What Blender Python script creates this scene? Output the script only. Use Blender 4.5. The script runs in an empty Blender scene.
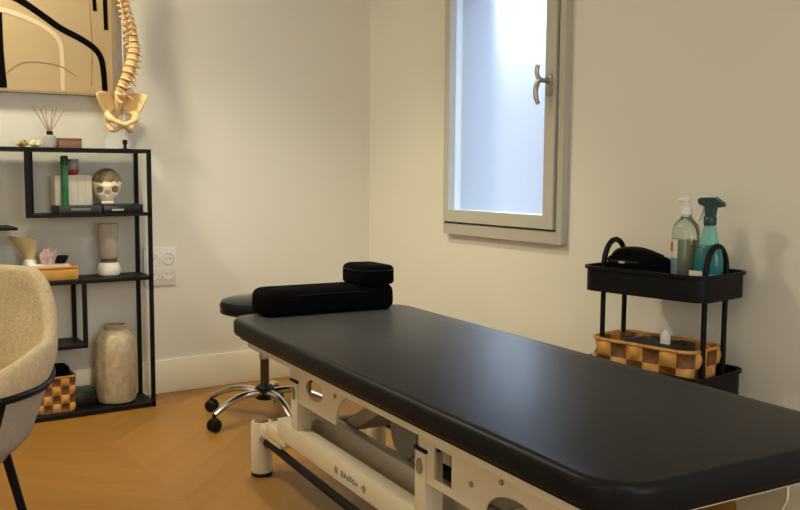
import bpy, bmesh, math, random
from mathutils import Vector, Matrix, noise
PI = math.pi
S = bpy.context.scene
COL = S.collection
rnd = random.Random(7)

# ------------------------------------------------------------------ materials
def mat(name, col, rough=0.5, metal=0.0, bump=0.0, bscale=60.0, var=0.0, vscale=8.0, spec=0.5, trans=0.0,
        emit=None, estr=0.0, sheen=0.0, coat=0.0, alpha=1.0, ior=1.45, rvar=0.0):
    m = bpy.data.materials.new(name); m.use_nodes = True
    n = m.node_tree.nodes; l = m.node_tree.links; b = n['Principled BSDF']
    b.inputs['Base Color'].default_value = (*col, 1); b.inputs['Roughness'].default_value = rough
    b.inputs['Metallic'].default_value = metal; b.inputs['Specular IOR Level'].default_value = spec
    b.inputs['Transmission Weight'].default_value = trans; b.inputs['IOR'].default_value = ior
    b.inputs['Sheen Weight'].default_value = sheen; b.inputs['Coat Weight'].default_value = coat
    b.inputs['Alpha'].default_value = alpha
    if emit: b.inputs['Emission Color'].default_value = (*emit, 1); b.inputs['Emission Strength'].default_value = estr
    tc = n.new('ShaderNodeTexCoord')
    if var > 0:
        t = n.new('ShaderNodeTexNoise'); t.inputs['Scale'].default_value = vscale; t.inputs['Detail'].default_value = 4
        l.new(tc.outputs['Object'], t.inputs['Vector'])
        r = n.new('ShaderNodeMapRange'); r.inputs['To Min'].default_value = 1 - var; r.inputs['To Max'].default_value = 1 + var
        r.inputs['From Min'].default_value = .3; r.inputs['From Max'].default_value = .7
        l.new(t.outputs['Fac'], r.inputs['Value'])
        x = n.new('ShaderNodeVectorMath'); x.operation = 'SCALE'; x.inputs[0].default_value = col
        l.new(r.outputs['Result'], x.inputs['Scale']); l.new(x.outputs['Vector'], b.inputs['Base Color'])
    if bump > 0:
        t = n.new('ShaderNodeTexNoise'); t.inputs['Scale'].default_value = bscale; t.inputs['Detail'].default_value = 3
        l.new(tc.outputs['Object'], t.inputs['Vector'])
        u = n.new('ShaderNodeBump'); u.inputs['Strength'].default_value = bump; u.inputs['Distance'].default_value = .004
        l.new(t.outputs['Fac'], u.inputs['Height']); l.new(u.outputs['Normal'], b.inputs['Normal'])
    if rvar > 0:
        t = n.new('ShaderNodeTexNoise'); t.inputs['Scale'].default_value = 5; t.inputs['Detail'].default_value = 3
        l.new(tc.outputs['Object'], t.inputs['Vector'])
        r = n.new('ShaderNodeMapRange'); r.inputs['To Min'].default_value = rough - rvar; r.inputs['To Max'].default_value = rough + rvar
        l.new(t.outputs['Fac'], r.inputs['Value']); l.new(r.outputs['Result'], b.inputs['Roughness'])
    return m

def floor_material():
    m = bpy.data.materials.new('oak_chevron_parquet'); m.use_nodes = True
    n = m.node_tree.nodes; l = m.node_tree.links; b = n['Principled BSDF']
    def M(op, a, c=None, d=None):
        x = n.new('ShaderNodeMath'); x.operation = op
        for i, v in enumerate((a, c, d)):
            if v is None: continue
            if hasattr(v, 'links'): l.new(v, x.inputs[i])
            else: x.inputs[i].default_value = v
        return x.outputs[0]
    tc = n.new('ShaderNodeTexCoord'); sp = n.new('ShaderNodeSeparateXYZ')
    mp = n.new('ShaderNodeMapping'); mp.inputs['Rotation'].default_value = (0, 0, 0); l.new(tc.outputs['Object'], mp.inputs['Vector'])
    l.new(mp.outputs['Vector'], sp.inputs[0]); x, y = sp.outputs[0], sp.outputs[1]
    w = .52
    tri = M('PINGPONG', x, w)
    ci = M('FLOOR', M('DIVIDE', x, w))
    t = M('ADD', y, tri)
    row = M('DIVIDE', t, .125); ri = M('FLOOR', row); fr = M('FRACT', row)
    cv = n.new('ShaderNodeCombineXYZ'); l.new(ri, cv.inputs[0]); l.new(ci, cv.inputs[1])
    wn = n.new('ShaderNodeTexWhiteNoise'); l.new(cv.outputs[0], wn.inputs['Vector'])
    gv = n.new('ShaderNodeCombineXYZ')
    l.new(M('MULTIPLY', t, 26), gv.inputs[0]); l.new(M('MULTIPLY', M('SUBTRACT', y, tri), 1.6), gv.inputs[1]); l.new(M('MULTIPLY', wn.outputs['Value'], 9), gv.inputs[2])
    gn = n.new('ShaderNodeTexNoise'); gn.inputs['Scale'].default_value = 1.0; gn.inputs['Detail'].default_value = 5; l.new(gv.outputs[0], gn.inputs['Vector'])
    f = M('ADD', M('MULTIPLY', wn.outputs['Value'], .42), M('MULTIPLY', gn.outputs['Fac'], .75))
    cr = n.new('ShaderNodeValToRGB'); l.new(f, cr.inputs[0])
    cr.color_ramp.elements[0].position = .15; cr.color_ramp.elements[0].color = FLOOR_A
    cr.color_ramp.elements[1].position = 1.0; cr.color_ramp.elements[1].color = FLOOR_B
    ed = M('LESS_THAN', M('MINIMUM', fr, M('SUBTRACT', 1.0, fr)), .018)
    mx = n.new('ShaderNodeMix'); mx.data_type = 'RGBA'; l.new(M('MULTIPLY', ed, .28), mx.inputs['Factor'])
    l.new(cr.outputs[0], mx.inputs['A']); mx.inputs['B'].default_value = (.13, .06, .02, 1)
    l.new(mx.outputs['Result'], b.inputs['Base Color'])
    b.inputs['Roughness'].default_value = .42
    bp = n.new('ShaderNodeBump'); bp.inputs['Strength'].default_value = .15; bp.inputs['Distance'].default_value = .002
    l.new(gn.outputs['Fac'], bp.inputs['Height']); l.new(bp.outputs['Normal'], b.inputs['Normal'])
    return m
FLOOR_A = (.215, .096, .013, 1); FLOOR_B = (.325, .150, .022, 1)

def vinyl_material():
    m = bpy.data.materials.new('black_vinyl_upholstery'); m.use_nodes = True
    n = m.node_tree.nodes; l = m.node_tree.links
    for q in list(n): n.remove(q)
    o = n.new('ShaderNodeOutputMaterial'); d = n.new('ShaderNodeBsdfDiffuse'); g = n.new('ShaderNodeBsdfGlossy'); x = n.new('ShaderNodeMixShader')
    d.inputs['Color'].default_value = (.009, .0095, .011, 1); g.inputs['Color'].default_value = (1, 1, 1, 1)
    tc = n.new('ShaderNodeTexCoord'); t = n.new('ShaderNodeTexNoise'); t.inputs['Scale'].default_value = 380; l.new(tc.outputs['Object'], t.inputs['Vector'])
    b = n.new('ShaderNodeBump'); b.inputs['Strength'].default_value = .12; b.inputs['Distance'].default_value = .002; l.new(t.outputs['Fac'], b.inputs['Height'])
    t2 = n.new('ShaderNodeTexNoise'); t2.inputs['Scale'].default_value = 6; t2.inputs['Detail'].default_value = 4; l.new(tc.outputs['Object'], t2.inputs['Vector'])
    r = n.new('ShaderNodeMapRange'); r.inputs['To Min'].default_value = .33; r.inputs['To Max'].default_value = .41; l.new(t2.outputs['Fac'], r.inputs['Value']); l.new(r.outputs['Result'], g.inputs['Roughness'])
    f = n.new('ShaderNodeFresnel'); f.inputs['IOR'].default_value = 1.35; k = n.new('ShaderNodeMath'); k.operation = 'MULTIPLY'; k.inputs[1].default_value = .45
    l.new(f.outputs[0], k.inputs[0]); l.new(k.outputs[0], x.inputs[0])
    for q in (d, g): l.new(b.outputs[0], q.inputs['Normal'])
    l.new(d.outputs[0], x.inputs[1]); l.new(g.outputs[0], x.inputs[2]); l.new(x.outputs[0], o.inputs[0])
    return m

def weave_material():
    m = bpy.data.materials.new('woven_water_hyacinth'); m.use_nodes = True
    n = m.node_tree.nodes; l = m.node_tree.links; b = n['Principled BSDF']
    tc = n.new('ShaderNodeTexCoord'); ns = n.new('ShaderNodeTexNoise'); ns.inputs['Scale'].default_value = 30
    l.new(tc.outputs['Object'], ns.inputs['Vector'])
    cr = n.new('ShaderNodeValToRGB'); l.new(ns.outputs['Fac'], cr.inputs[0])
    cr.color_ramp.elements[0].position = .35; cr.color_ramp.elements[0].color = (.42, .19, .045, 1)
    cr.color_ramp.elements[1].position = .65; cr.color_ramp.elements[1].color = (.64, .32, .07, 1)
    l.new(cr.outputs[0], b.inputs['Base Color']); b.inputs['Roughness'].default_value = .6
    return m

M_ = dict(
    wall=mat('warm_white_wall_paint', (.72, .69, .60), .75, bump=.08, bscale=180, var=.012, vscale=2),
    base=mat('cream_baseboard_paint', (.80, .75, .60), .45, bump=.03),
    ceil=mat('white_ceiling_paint', (.8, .78, .74), .8, bump=.05),
    frame=mat('putty_grey_window_paint', (.44, .41, .345), .45, bump=.03, bscale=40),
    sash=mat('putty_window_sash_paint', (.47, .45, .375), .45, bump=.03, bscale=40),
    groove=mat('dark_rubber_gasket', (.12, .11, .08), .7, bump=.05),
    handle=mat('brushed_nickel', (.42, .40, .36), .35, metal=.9, bump=.02),
    vinyl=vinyl_material(),
    black=mat('black_powder_coated_steel', (.004, .004, .0045), .5, bump=.03, bscale=200, spec=.22),
    fabric=mat('black_velour_fabric', (.0035, .0035, .004), .95, bump=.3, bscale=300, spec=.03),
    blackp=mat('black_moulded_plastic', (.006, .006, .0065), .42, bump=.03, spec=.25),
    cream=mat('cream_enamelled_steel', (.74, .67, .50), .35, bump=.02, bscale=50, var=.03),
    cream_shaded=mat('shaded_cream_lever_steel', (.48, .43, .34), .4, bump=.02, var=.04),  # cream steel with the shade under the table put into its colour
    grey=mat('grey_motor_casing', (.16, .16, .15), .45, bump=.04),
    chrome=mat('polished_chrome', (.62, .61, .60), .16, metal=1.0, bump=.01, bscale=10),
    dchrome=mat('dark_gas_spring_steel', (.10, .075, .05), .3, metal=.8, bump=.02),
    boucle=mat('cream_boucle_fabric', (.61, .48, .29), .95, bump=.9, bscale=130, var=.10, vscale=70, spec=.15, sheen=.15),
    linen=mat('grey_linen_chair_back', (.42, .36, .30), .95, bump=.5, bscale=200, var=.05, vscale=60, spec=.15),
    bone=mat('ivory_model_bone', (.78, .56, .27), .5, bump=.3, bscale=60, var=.12, vscale=25),
    disc=mat('amber_spinal_disc', (.50, .29, .12), .5, bump=.1, var=.1, vscale=40),
    skullw=mat('ivory_painted_skull', (.80, .73, .56), .4, bump=.1, var=.05, vscale=30),
    skulld=mat('mottled_umber_skull_glaze', (.20, .14, .075), .4, bump=.15, var=.5, vscale=45),
    stone=mat('speckled_beige_stoneware', (.42, .34, .22), .6, bump=.5, bscale=90, var=.22, vscale=35),
    taupe=mat('taupe_matt_ceramic', (.42, .36, .28), .6, bump=.1, var=.05),
    taupe_d=mat('brown_glazed_band', (.15, .11, .07), .5, bump=.05),
    white=mat('white_glazed_ceramic', (.78, .74, .64), .3, bump=.03, var=.02),
    whitep=mat('white_plastic', (.78, .77, .73), .4, bump=.02),
    plate=mat('white_socket_plastic', (.72, .69, .63), .35, bump=.02),
    dark=mat('dark_socket_hole', (.03, .03, .03), .6, bump=.02),
    glassj=mat('smoked_bottle_glass', (.45, .44, .40), .12, trans=.35, bump=.01),
    reed=mat('rattan_diffuser_reed', (.36, .25, .16), .7, bump=.2, var=.1),
    brownbox=mat('reddish_brown_wood', (.24, .12, .07), .5, bump=.2, var=.15, vscale=20),
    moss=mat('yellow_green_mineral', (.38, .34, .10), .6, bump=.6, var=.4, vscale=60),
    tan=mat('pale_quartz', (.60, .50, .30), .5, bump=.6, var=.25, vscale=60),
    green=mat('green_printed_carton', (.02, .20, .07), .45, bump=.03, var=.15, vscale=20),
    greend=mat('dark_green_cap', (.01, .05, .02), .4, bump=.03),
    card=mat('white_coated_carton', (.80, .73, .60), .5, bump=.03, var=.03),
    red=mat('dark_red_print', (.38, .03, .03), .5, bump=.03),
    redl=mat('bright_red_label_print', (.60, .05, .06), .5, bump=.03),
    book=mat('charcoal_cloth_cover', (.03, .03, .03), .5, bump=.2, var=.4, vscale=30),
    book2=mat('black_glossy_cover', (.012, .012, .012), .3, bump=.05, var=.3, vscale=30),
    honey=mat('honey_varnished_wood', (.55, .27, .05), .4, bump=.15, bscale=30, var=.12, vscale=14),
    paper=mat('white_paper', (.74, .68, .58), .7, bump=.05, var=.03),
    pink=mat('rose_quartz_crystal', (.58, .40, .38), .3, bump=.2, var=.35, vscale=50),
    weave=weave_material(),
    weave_d=mat('dark_woven_strip', (.15, .06, .014), .6, bump=.4, var=.3, vscale=40),
    clearb=mat('clear_bottle_plastic', (.85, .92, .85), .08, trans=.92, bump=.01, var=.02),
    gel=mat('pale_green_gel', (.24, .30, .13), .2, trans=.35, bump=.01, var=.15, vscale=40),
    bluelab=mat('grey_blue_label', (.18, .30, .36), .5, bump=.02, var=.25, vscale=50),
    turq=mat('turquoise_liquid_plastic', (.018, .16, .18), .22, bump=.01, var=.15, vscale=30),
    turq2=mat('pale_turquoise_plastic', (.15, .42, .34), .25, bump=.01, var=.12, vscale=30),
    teal=mat('dark_teal_trigger_plastic', (.006, .045, .045), .35, bump=.02),
    canvas=mat('beige_art_paper', (.46, .34, .185), .8, bump=.05, bscale=120, var=.04, vscale=6),
    pframe=mat('taupe_picture_frame', (.30, .235, .15), .6, bump=.15, var=.08, vscale=20),
    ink=mat('black_brush_ink', (.003, .003, .003), .9, bump=.05, spec=.05),
    ivory=mat('ivory_line_paint', (.68, .53, .34), .8, bump=.05),
    tanline=mat('tan_pencil_line', (.34, .22, .11), .8, bump=.05),
    cap_blue=mat('grey_blue_marking', (.22, .27, .33), .5, bump=.02),
    cap_olive=mat('olive_grey_marking', (.30, .27, .15), .5, bump=.02),
    lamp=mat('white_lamp_housing', (.8, .8, .78), .4, bump=.02),
    outer=mat('grey_added_lining', (.13, .135, .15), .8, bump=.1),  # dark tone of the lining added to dim the pane
)

# ------------------------------------------------------------------ mesh helpers
def bx(bm, x0, x1, y0, y1, z0, z1, bev=0.0, seg=2, mtx=None):
    vs = [bm.verts.new((x, y, z)) for x in (x0, x1) for y in (y0, y1) for z in (z0, z1)]
    fs = [(0, 1, 3, 2), (4, 6, 7, 5), (0, 4, 5, 1), (2, 3, 7, 6), (0, 2, 6, 4), (1, 5, 7, 3)]
    F = [bm.faces.new([vs[i] for i in f]) for f in fs]
    if bev > 0:
        es = list({e for f in F for e in f.edges})
        r = bmesh.ops.bevel(bm, geom=es, offset=bev, segments=seg, profile=.5, affect='EDGES')
        vs = list({v for f in r['faces'] for v in f.verts} | {v for v in vs if v.is_valid})
    if mtx is not None:
        for v in vs: v.co = mtx @ v.co
    return vs
def lathe(bm, prof, c=(0, 0, 0), n=32, sx=1.0, sy=1.0, mtx=None):
    rings = []; allv = []
    for r, z in prof:
        if r < 1e-5: ring = [bm.verts.new((c[0], c[1], c[2] + z))]
        else: ring = [bm.verts.new((c[0] + sx * r * math.cos(2*PI*i/n), c[1] + sy * r * math.sin(2*PI*i/n), c[2] + z)) for i in range(n)]
        rings.append(ring); allv += ring
    for a, b in zip(rings, rings[1:]):
        if len(a) == 1 and len(b) == 1: continue
        for i in range(n):
            j = (i + 1) % n
            if len(a) == 1: bm.faces.new((a[0], b[i], b[j]))
            elif len(b) == 1: bm.faces.new((a[i], a[j], b[0]))
            else: bm.faces.new((a[i], a[j], b[j], b[i]))
    if len(rings[0]) > 1: bm.faces.new(rings[0][::-1])
    if len(rings[-1]) > 1: bm.faces.new(rings[-1])
    if mtx is not None:
        for v in allv: v.co = mtx @ v.co
    return allv
def tube(bm, pts, r, n=10, closed=False, flat=1.0):
    P = [Vector(p) for p in pts]; N = len(P); rings = []; up = None
    for i, p in enumerate(P):
        if closed: t = P[(i+1) % N] - P[i-1]
        else: t = P[min(i+1, N-1)] - P[max(i-1, 0)]
        t.normalize()
        if up is None:
            a = Vector((0, 0, 1)) if abs(t.z) < .9 else Vector((1, 0, 0)); up = (a - t * a.dot(t)).normalized()
        else:
            up = (up - t * up.dot(t)).normalized()
        s = t.cross(up); rr = r[i] if isinstance(r, (list, tuple)) else r
        rings.append([bm.verts.new(p + up * rr * math.cos(2*PI*k/n) + s * rr * flat * math.sin(2*PI*k/n)) for k in range(n)])
    m = N if closed else N - 1
    for i in range(m):
        a, b = rings[i], rings[(i+1) % N]
        for k in range(n): bm.faces.new((a[k], a[(k+1) % n], b[(k+1) % n], b[k]))
    if not closed: bm.faces.new(rings[0][::-1]); bm.faces.new(rings[-1])
def smoothpath(pts, sub=6, closed=False):
    P = [Vector(p) for p in pts]; out = []; N = len(P)
    for i in range(N if closed else N - 1):
        if closed: a, b, c, d = P[i-1], P[i], P[(i+1) % N], P[(i+2) % N]
        else: a, b, c, d = P[max(i-1, 0)], P[i], P[i+1], P[min(i+2, N-1)]
        for k in range(sub):
            t = k / sub
            out.append(.5 * ((2*b) + (c - a)*t + (2*a - 5*b + 4*c - d)*t*t + (3*b - a - 3*c + d)*t**3))
    if not closed: out.append(P[-1])
    return out
def prism(bm, outline, z0, z1, holes=(), axis='z'):
    """outline (2-D loop) with holes, extruded between z0 and z1 along axis."""
    def to3(p, h):
        return {'z': (p[0], p[1], h), 'x': (h, p[0], p[1]), 'y': (p[0], h, p[1])}[axis]
    es = []
    for lp in (outline, *holes):
        vs = [bm.verts.new(to3(p, z0)) for p in lp]
        es += [bm.edges.new((vs[i], vs[(i+1) % len(vs)])) for i in range(len(vs))]
    r = bmesh.ops.triangle_fill(bm, use_beauty=True, use_dissolve=False, edges=es)
    fs = [g for g in r['geom'] if isinstance(g, bmesh.types.BMFace)]
    e = bmesh.ops.extrude_face_region(bm, geom=fs)
    k = {'z': 2, 'x': 0, 'y': 1}[axis]
    nv = [g for g in e['geom'] if isinstance(g, bmesh.types.BMVert)]
    for v in nv: v.co[k] = z1
    return nv
def rrect(x0, x1, y0, y1, r, n=6):
    o = []
    for cx, cy, a in ((x1-r, y1-r, 0), (x0+r, y1-r, 90), (x0+r, y0+r, 180), (x1-r, y0+r, 270)):
        for k in range(n+1):
            t = math.radians(a + 90*k/n); o.append((cx + r*math.cos(t), cy + r*math.sin(t)))
    return o
def slab(bm, x0, x1, y0, y1, z0, z1, R, bev, n=8, bseg=5):
    """rounded-corner slab with round top and bottom edges, built as stacked loops"""
    loops = []
    prof = []
    for k in range(bseg+1):
        t = PI/2 * k/bseg; prof.append((bev*(1-math.sin(t)), z0 + bev*(1-math.cos(t))))
    for k in range(bseg+1):
        t = PI/2 * k/bseg; prof.append((bev*(1-math.cos(t)), z1 - bev*(1-math.sin(t))))
    for ins, z in prof:
        loops.append([bm.verts.new((x, y, z)) for x, y in rrect(x0+ins, x1-ins, y0+ins, y1-ins, max(R-ins, .002), n)])
    for a, b in zip(loops, loops[1:]):
        for i in range(len(a)): bm.faces.new((a[i], a[(i+1) % len(a)], b[(i+1) % len(a)], b[i]))
    bm.faces.new(loops[0][::-1]); bm.faces.new(loops[-1])
def obj(name, bm, m, parent=None, smooth=True, angle=35, loc=None, rot=None, sub=0):
    bmesh.ops.remove_doubles(bm, verts=bm.verts[:], dist=1e-6)
    bmesh.ops.recalc_face_normals(bm, faces=bm.faces[:])
    me = bpy.data.meshes.new(name); bm.to_mesh(me); bm.free()
    if smooth:
        me.polygons.foreach_set('use_smooth', [True]*len(me.polygons))
        me.set_sharp_from_angle(angle=math.radians(angle))
    me.materials.append(M_[m] if isinstance(m, str) else m)
    o = bpy.data.objects.new(name, me); COL.objects.link(o)
    if parent is not None: o.parent = parent
    if loc is not None: o.location = loc
    if rot is not None: o.rotation_euler = rot
    if sub:
        s = o.modifiers.new('Subdivision', 'SUBSURF'); s.levels = sub; s.render_levels = sub
    return o
def thing(name, label, cat, loc=(0, 0, 0), rz=0.0, group=None):
    o = bpy.data.objects.new(name, None); COL.objects.link(o); o.empty_display_size = .05
    o.location = loc; o.rotation_euler = (0, 0, rz); o['label'] = label; o['category'] = cat
    if group: o['group'] = group
    return o
def tag(o, label, cat, group=None):
    o['label'] = label; o['category'] = cat
    if group: o['group'] = group
    return o
def struct(o): o['kind'] = 'structure'; return o
B = bmesh.new

# ------------------------------------------------------------------ room: corner at the origin, walls y=0 and x=0
XL, YF, ZC = -4.3, -6.3, 2.6
bm = B(); bx(bm, XL-.2, .25, YF-.2, .2, -.1, 0); struct(obj('floor', bm, floor_material(), smooth=False))
bm = B(); bx(bm, XL-.2, .25, YF-.2, .2, ZC, ZC+.1); struct(obj('ceiling', bm, 'ceil', smooth=False))
bm = B(); bx(bm, XL-.2, .25, 0, .2, 0, ZC); struct(obj('wall_back', bm, 'wall', smooth=False))
bm = B(); bx(bm, XL-.2, XL, YF, 0, 0, ZC); struct(obj('wall_left', bm, 'wall', smooth=False))
bm = B(); bx(bm, XL-.2, .25, YF-.2, YF, 0, ZC); struct(obj('wall_front', bm, 'wall', smooth=False))
WY0, WY1, WZ0, WZ1 = -1.47, -.730, .80, 2.12       # opening behind the casing
bm = B(); prism(bm, [(YF, 0), (0, 0), (0, ZC), (YF, ZC)], 0, .25, holes=[[(WY0, WZ0), (WY1, WZ0), (WY1, WZ1), (WY0, WZ1)]], axis='x')
struct(obj('wall_right', bm, 'wall', smooth=False))
bm = B(); bx(bm, XL, -.016, -.016, 0, 0, .16, .003); struct(obj('baseboard_back', bm, 'base'))
bm = B(); bx(bm, -.016, 0, YF, 0, 0, .16, .003); struct(obj('baseboard_right', bm, 'base'))
bm = B(); bx(bm, XL, XL+.016, YF, -.016, 0, .16, .003); struct(obj('baseboard_left', bm, 'base'))
bm = B(); bx(bm, XL+.016, -.016, YF, YF+.016, 0, .16, .003); struct(obj('baseboard_front', bm, 'base'))

# window on the right wall
win = bpy.data.objects.new('window_1', None); COL.objects.link(win); win.location = (0, -1.05, WZ0); struct(win)
def wl(v): return v
wo = Matrix.Translation((0, 1.05, -WZ0))
def wobj(name, bm, m, par=None, **k):
    o = obj(name, bm, m, win if par is None else par, **k)
    if par is None: o.location = (0, 1.05, -WZ0)
    return o
cas = B()
prism(cas, [(-1.505, .767), (-.720, .767), (-.720, 2.18), (-1.505, 2.18)], -.035, .06,
      holes=[[(-1.474, .816), (-.726, .816), (-.726, 2.12), (-1.474, 2.12)]], axis='x')
casing = wobj('window_casing', cas, 'frame', smooth=False)
g = B(); prism(g, [(-1.476, .814), (-.724, .814), (-.724, 2.122), (-1.476, 2.122)], -.020, .0, holes=[[(-1.43, .85), (-.75, .85), (-.75, 2.08), (-1.43, 2.08)]], axis='x')
wobj('gasket', g, 'groove', smooth=False)
s = B(); prism(s, [(-1.463, .826), (-.729, .826), (-.729, 2.11), (-1.463, 2.11)], -.045, .03, holes=[[(-1.405, .880), (-.768, .880), (-.768, 2.055), (-1.405, 2.055)]], axis='x')
sash = wobj('sash', s, 'sash', smooth=False)
rv = B(); prism(rv, [(-1.470, .800), (-.730, .800), (-.730, 2.12), (-1.470, 2.12)], .061, .262, holes=[[(-1.458, .812), (-.742, .812), (-.742, 2.108), (-1.458, 2.108)]], axis='x')
wobj('added_dark_lining', rv, 'outer', smooth=False)  # lining added in the reveal, dark so the pane dims on its left
# frosted pane: a translucent sheet lit by the daylight outside
gm = bpy.data.materials.new('frosted_glass'); gm.use_nodes = True
n = gm.node_tree.nodes; l = gm.node_tree.links
for q in list(n): n.remove(q)
out = n.new('ShaderNodeOutputMaterial'); tr = n.new('ShaderNodeBsdfTranslucent'); tr.inputs[0].default_value = (.95, .97, 1, 1)
rf = n.new('ShaderNodeBsdfGlass'); rf.inputs['Roughness'].default_value = .24; rf.inputs['IOR'].default_value = 1.35; rf.inputs['Color'].default_value = (.98, .99, 1, 1)
mx = n.new('ShaderNodeMixShader'); mx.inputs[0].default_value = .88
l.new(tr.outputs[0], mx.inputs[1]); l.new(rf.outputs[0], mx.inputs[2]); l.new(mx.outputs[0], out.inputs[0])
p = B(); bx(p, -.012, -.004, -1.42, -.75, .87, 2.07)
wobj('pane', p, gm, smooth=False)
h = B()
bx(h, -.056, -.044, -1.448, -1.420, 1.355, 1.440, .005)
lathe(h, [(.010, 0), (.010, .05)], n=12, mtx=Matrix.Translation((-.050, -1.434, 1.415)) @ Matrix.Rotation(-PI/2, 4, 'Y'))
tube(h, smoothpath([(-.096, -1.434, 1.418), (-.100, -1.425, 1.425), (-.102, -1.418, 1.45), (-.100, -1.422, 1.475)], 5), .0095, 12)
tube(h, smoothpath([(-.096, -1.434, 1.418), (-.102, -1.424, 1.405), (-.104, -1.415, 1.375), (-.103, -1.418, 1.345), (-.100, -1.428, 1.322)], 5), [.0105]*16+[.009]*5, 12)
wobj('handle', h, 'handle')

# ------------------------------------------------------------------ treatment table (x across left->right, y near end -> head)
AL = math.radians(4.6)
T = thing('treatment_table', 'long black padded treatment table on cream steel frame', 'table', (-1.503, -3.165, 0), -AL)
W, Lh = .68, 1.915
bm = B(); slab(bm, 0, W, 0, Lh, .505, .562, .10, .017, n=8, bseg=6); pad = obj('padded_top', bm, 'vinyl', T)
bm = B(); tube(bm, [(x, y, .5125) for x, y in rrect(.0085, W-.0085, .0085, Lh-.0085, .0915, 8)], .0055, 8, closed=True); obj('piping', bm, 'blackp', pad)
bm = B(); slab(bm, .02, W-.02, .02, Lh-.02, .494, .505, .085, .003); obj('underside_cover', bm, 'blackp', pad)
bm = B()
for x0, x1 in ((.035, .065), (W-.065, W-.035)): bx(bm, x0, x1, .06, Lh-.12, .470, .494, .003)
for y0 in (.06, .95, Lh-.15): bx(bm, .060, W-.060, y0, y0+.03, .470, .494, .003)
obj('top_frame', bm, 'cream', T)
def ell(cy, cz, ry, rz, a0=0, a1=360, n=20, clockwise=False):
    return [(cy + ry*math.cos(math.radians(a0+(a1-a0)*k/n)), cz + rz*math.sin(math.radians(a0+(a1-a0)*k/n))) for k in range(n + (0 if a1-a0 == 360 else 1))]
def side_plate(x0, a0, a1, ac, r, rz, hole=None, win_=None, zb=.345):
    # plate outline in (y,z): big arched cut-out from below
    arch = [(ac + r*math.cos(t), zb + rz*math.sin(t)) for t in [PI*k/18 for k in range(19)]]   # from +r to -r
    o = [(a1, .490), (a0, .490), (a0, .40), (a0+.03, zb)] + arch[::-1] + [(a1-.03, zb), (a1, .40)]
    hs = []
    if hole: hs.append(ell(hole[0], hole[1], hole[2], hole[3]))
    if win_: hs.append([(win_[0], win_[2]), (win_[1], win_[2]), (win_[1], win_[3]), (win_[0], win_[3])])
    bm = B(); prism(bm, o, x0, x0+.006, holes=hs, axis='x'); return bm
def plate_a(x0):
    cy, cz, ry, rz = 1.03, .345, .19, .125
    arch = [(cy + ry*math.cos(t), cz + rz*math.sin(t)) for t in [PI/2*k/12 for k in range(13)]]
    bm = B(); prism(bm, [(1.56, .490), (.99, .490), (.99, .462), (1.03, .47)] + arch[::-1][1:] + [(1.50, .345), (1.56, .40)], x0, x0+.006, holes=[ell(1.37, .408, .062, .030)], axis='x'); return bm
for sx, x0 in ((0, .09), (1, W-.096)):
    p1 = obj('side_plate', plate_a(x0), 'cream', T, smooth=False)
    p2 = obj('side_plate', side_plate(x0, .14, .76, .375, .115, .072, win_=(.615, .69, .355, .43), zb=.335), 'cream', T, smooth=False)
    for pp, hs in ((p1, ((1.22, .427), (1.145, .455))), (p2, ((.535, .392), (.425, .430)))):
        for hy, hz in hs:
            bm = B(); lathe(bm, [(.006, 0), (.006, .004)], n=14, mtx=Matrix.Translation((x0-.0045 if sx == 0 else x0+.006, hy, hz)) @ Matrix.Rotation(PI/2, 4, 'Y')); obj('bolt', bm, 'cap_olive', pp)
# curved grey lifting sectors seen through the arches
for ac in (1.03, .375):
    bm = B()
    lathe(bm, [(.02, 0), (.070, 0), (.075, .01), (.075, .05), (.070, .06), (.02, .06)], n=36, mtx=Matrix.Translation((.20, ac, .36)) @ Matrix.Rotation(PI/2, 4, 'Y'))
    obj('lift_roller', bm, 'grey', T)
# base beams, posts, feet
for sx, x0 in ((0, .085), (1, W-.145)):
    bm = B(); bx(bm, x0, x0+.048, .30, 1.66, .190, .258, .006); bb = obj('base_beam', bm, 'cream', T)
    cx_ = x0+.10 if sx == 0 else x0-.075
    bm = B(); bx(bm, cx_, cx_+.035, .32, 1.60, .205, .285, .005); obj('lever_channel', bm, 'cream_shaded', T)
    for a in (.72, 1.49):
        bm = B(); bx(bm, x0, x0+.05, a, a+.05, .255, .405, .004); ps = obj('post', bm, 'cream', T)
        bm = B(); bx(bm, x0-.003, x0+.053, a-.003, a+.053, .405, .413, .002); c_ = obj('post_cap', bm, 'blackp', ps); 
        bm = B(); lathe(bm, [(.012, 0), (.012, .006)], n=16, sx=1.6, mtx=Matrix.Translation((x0-.004 if sx == 0 else x0+.05, a+.025, .37)) @ Matrix.Rotation(PI/2, 4, 'Y')); obj('slot', bm, 'cap_olive', ps)
    for a, sg in ((1.872, -1), (.09, 1)):
        cx = x0+.025
        bm = B(); lathe(bm, [(.034, .012), (.036, .016), (.036, .186), (.034, .19)], (cx, a, 0), n=28); ft = obj('foot_column', bm, 'cream', T)
        bm = B(); lathe(bm, [(.024, .19), (.024, .194), (.020, .197), (0, .198)], (cx, a, 0), n=24); obj('column_cap', bm, 'brownbox', ft)
        bm = B(); lathe(bm, [(.032, 0), (.037, .003), (.037, .012)], (cx, a, 0), n=24); obj('rubber_foot', bm, 'blackp', ft)
        bm = B()
        ya, yb = sorted((a+sg*.028, 1.655 if sg < 0 else .305)); bx(bm, cx-.018, cx+.018, ya, yb, .150, .190, .006)
        ya, yb = sorted((a+sg*.10, 1.60 if sg < 0 else .36)); bx(bm, cx-.024, cx+.024, ya, yb, .170, .215, .008)
        obj('foot_bracket', bm, 'cream', T)
bm = B(); bx(bm, .205, .212, .80, 1.02, .33, .47, .002); obj('inner_plate', bm, 'cream_shaded', T)
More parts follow.
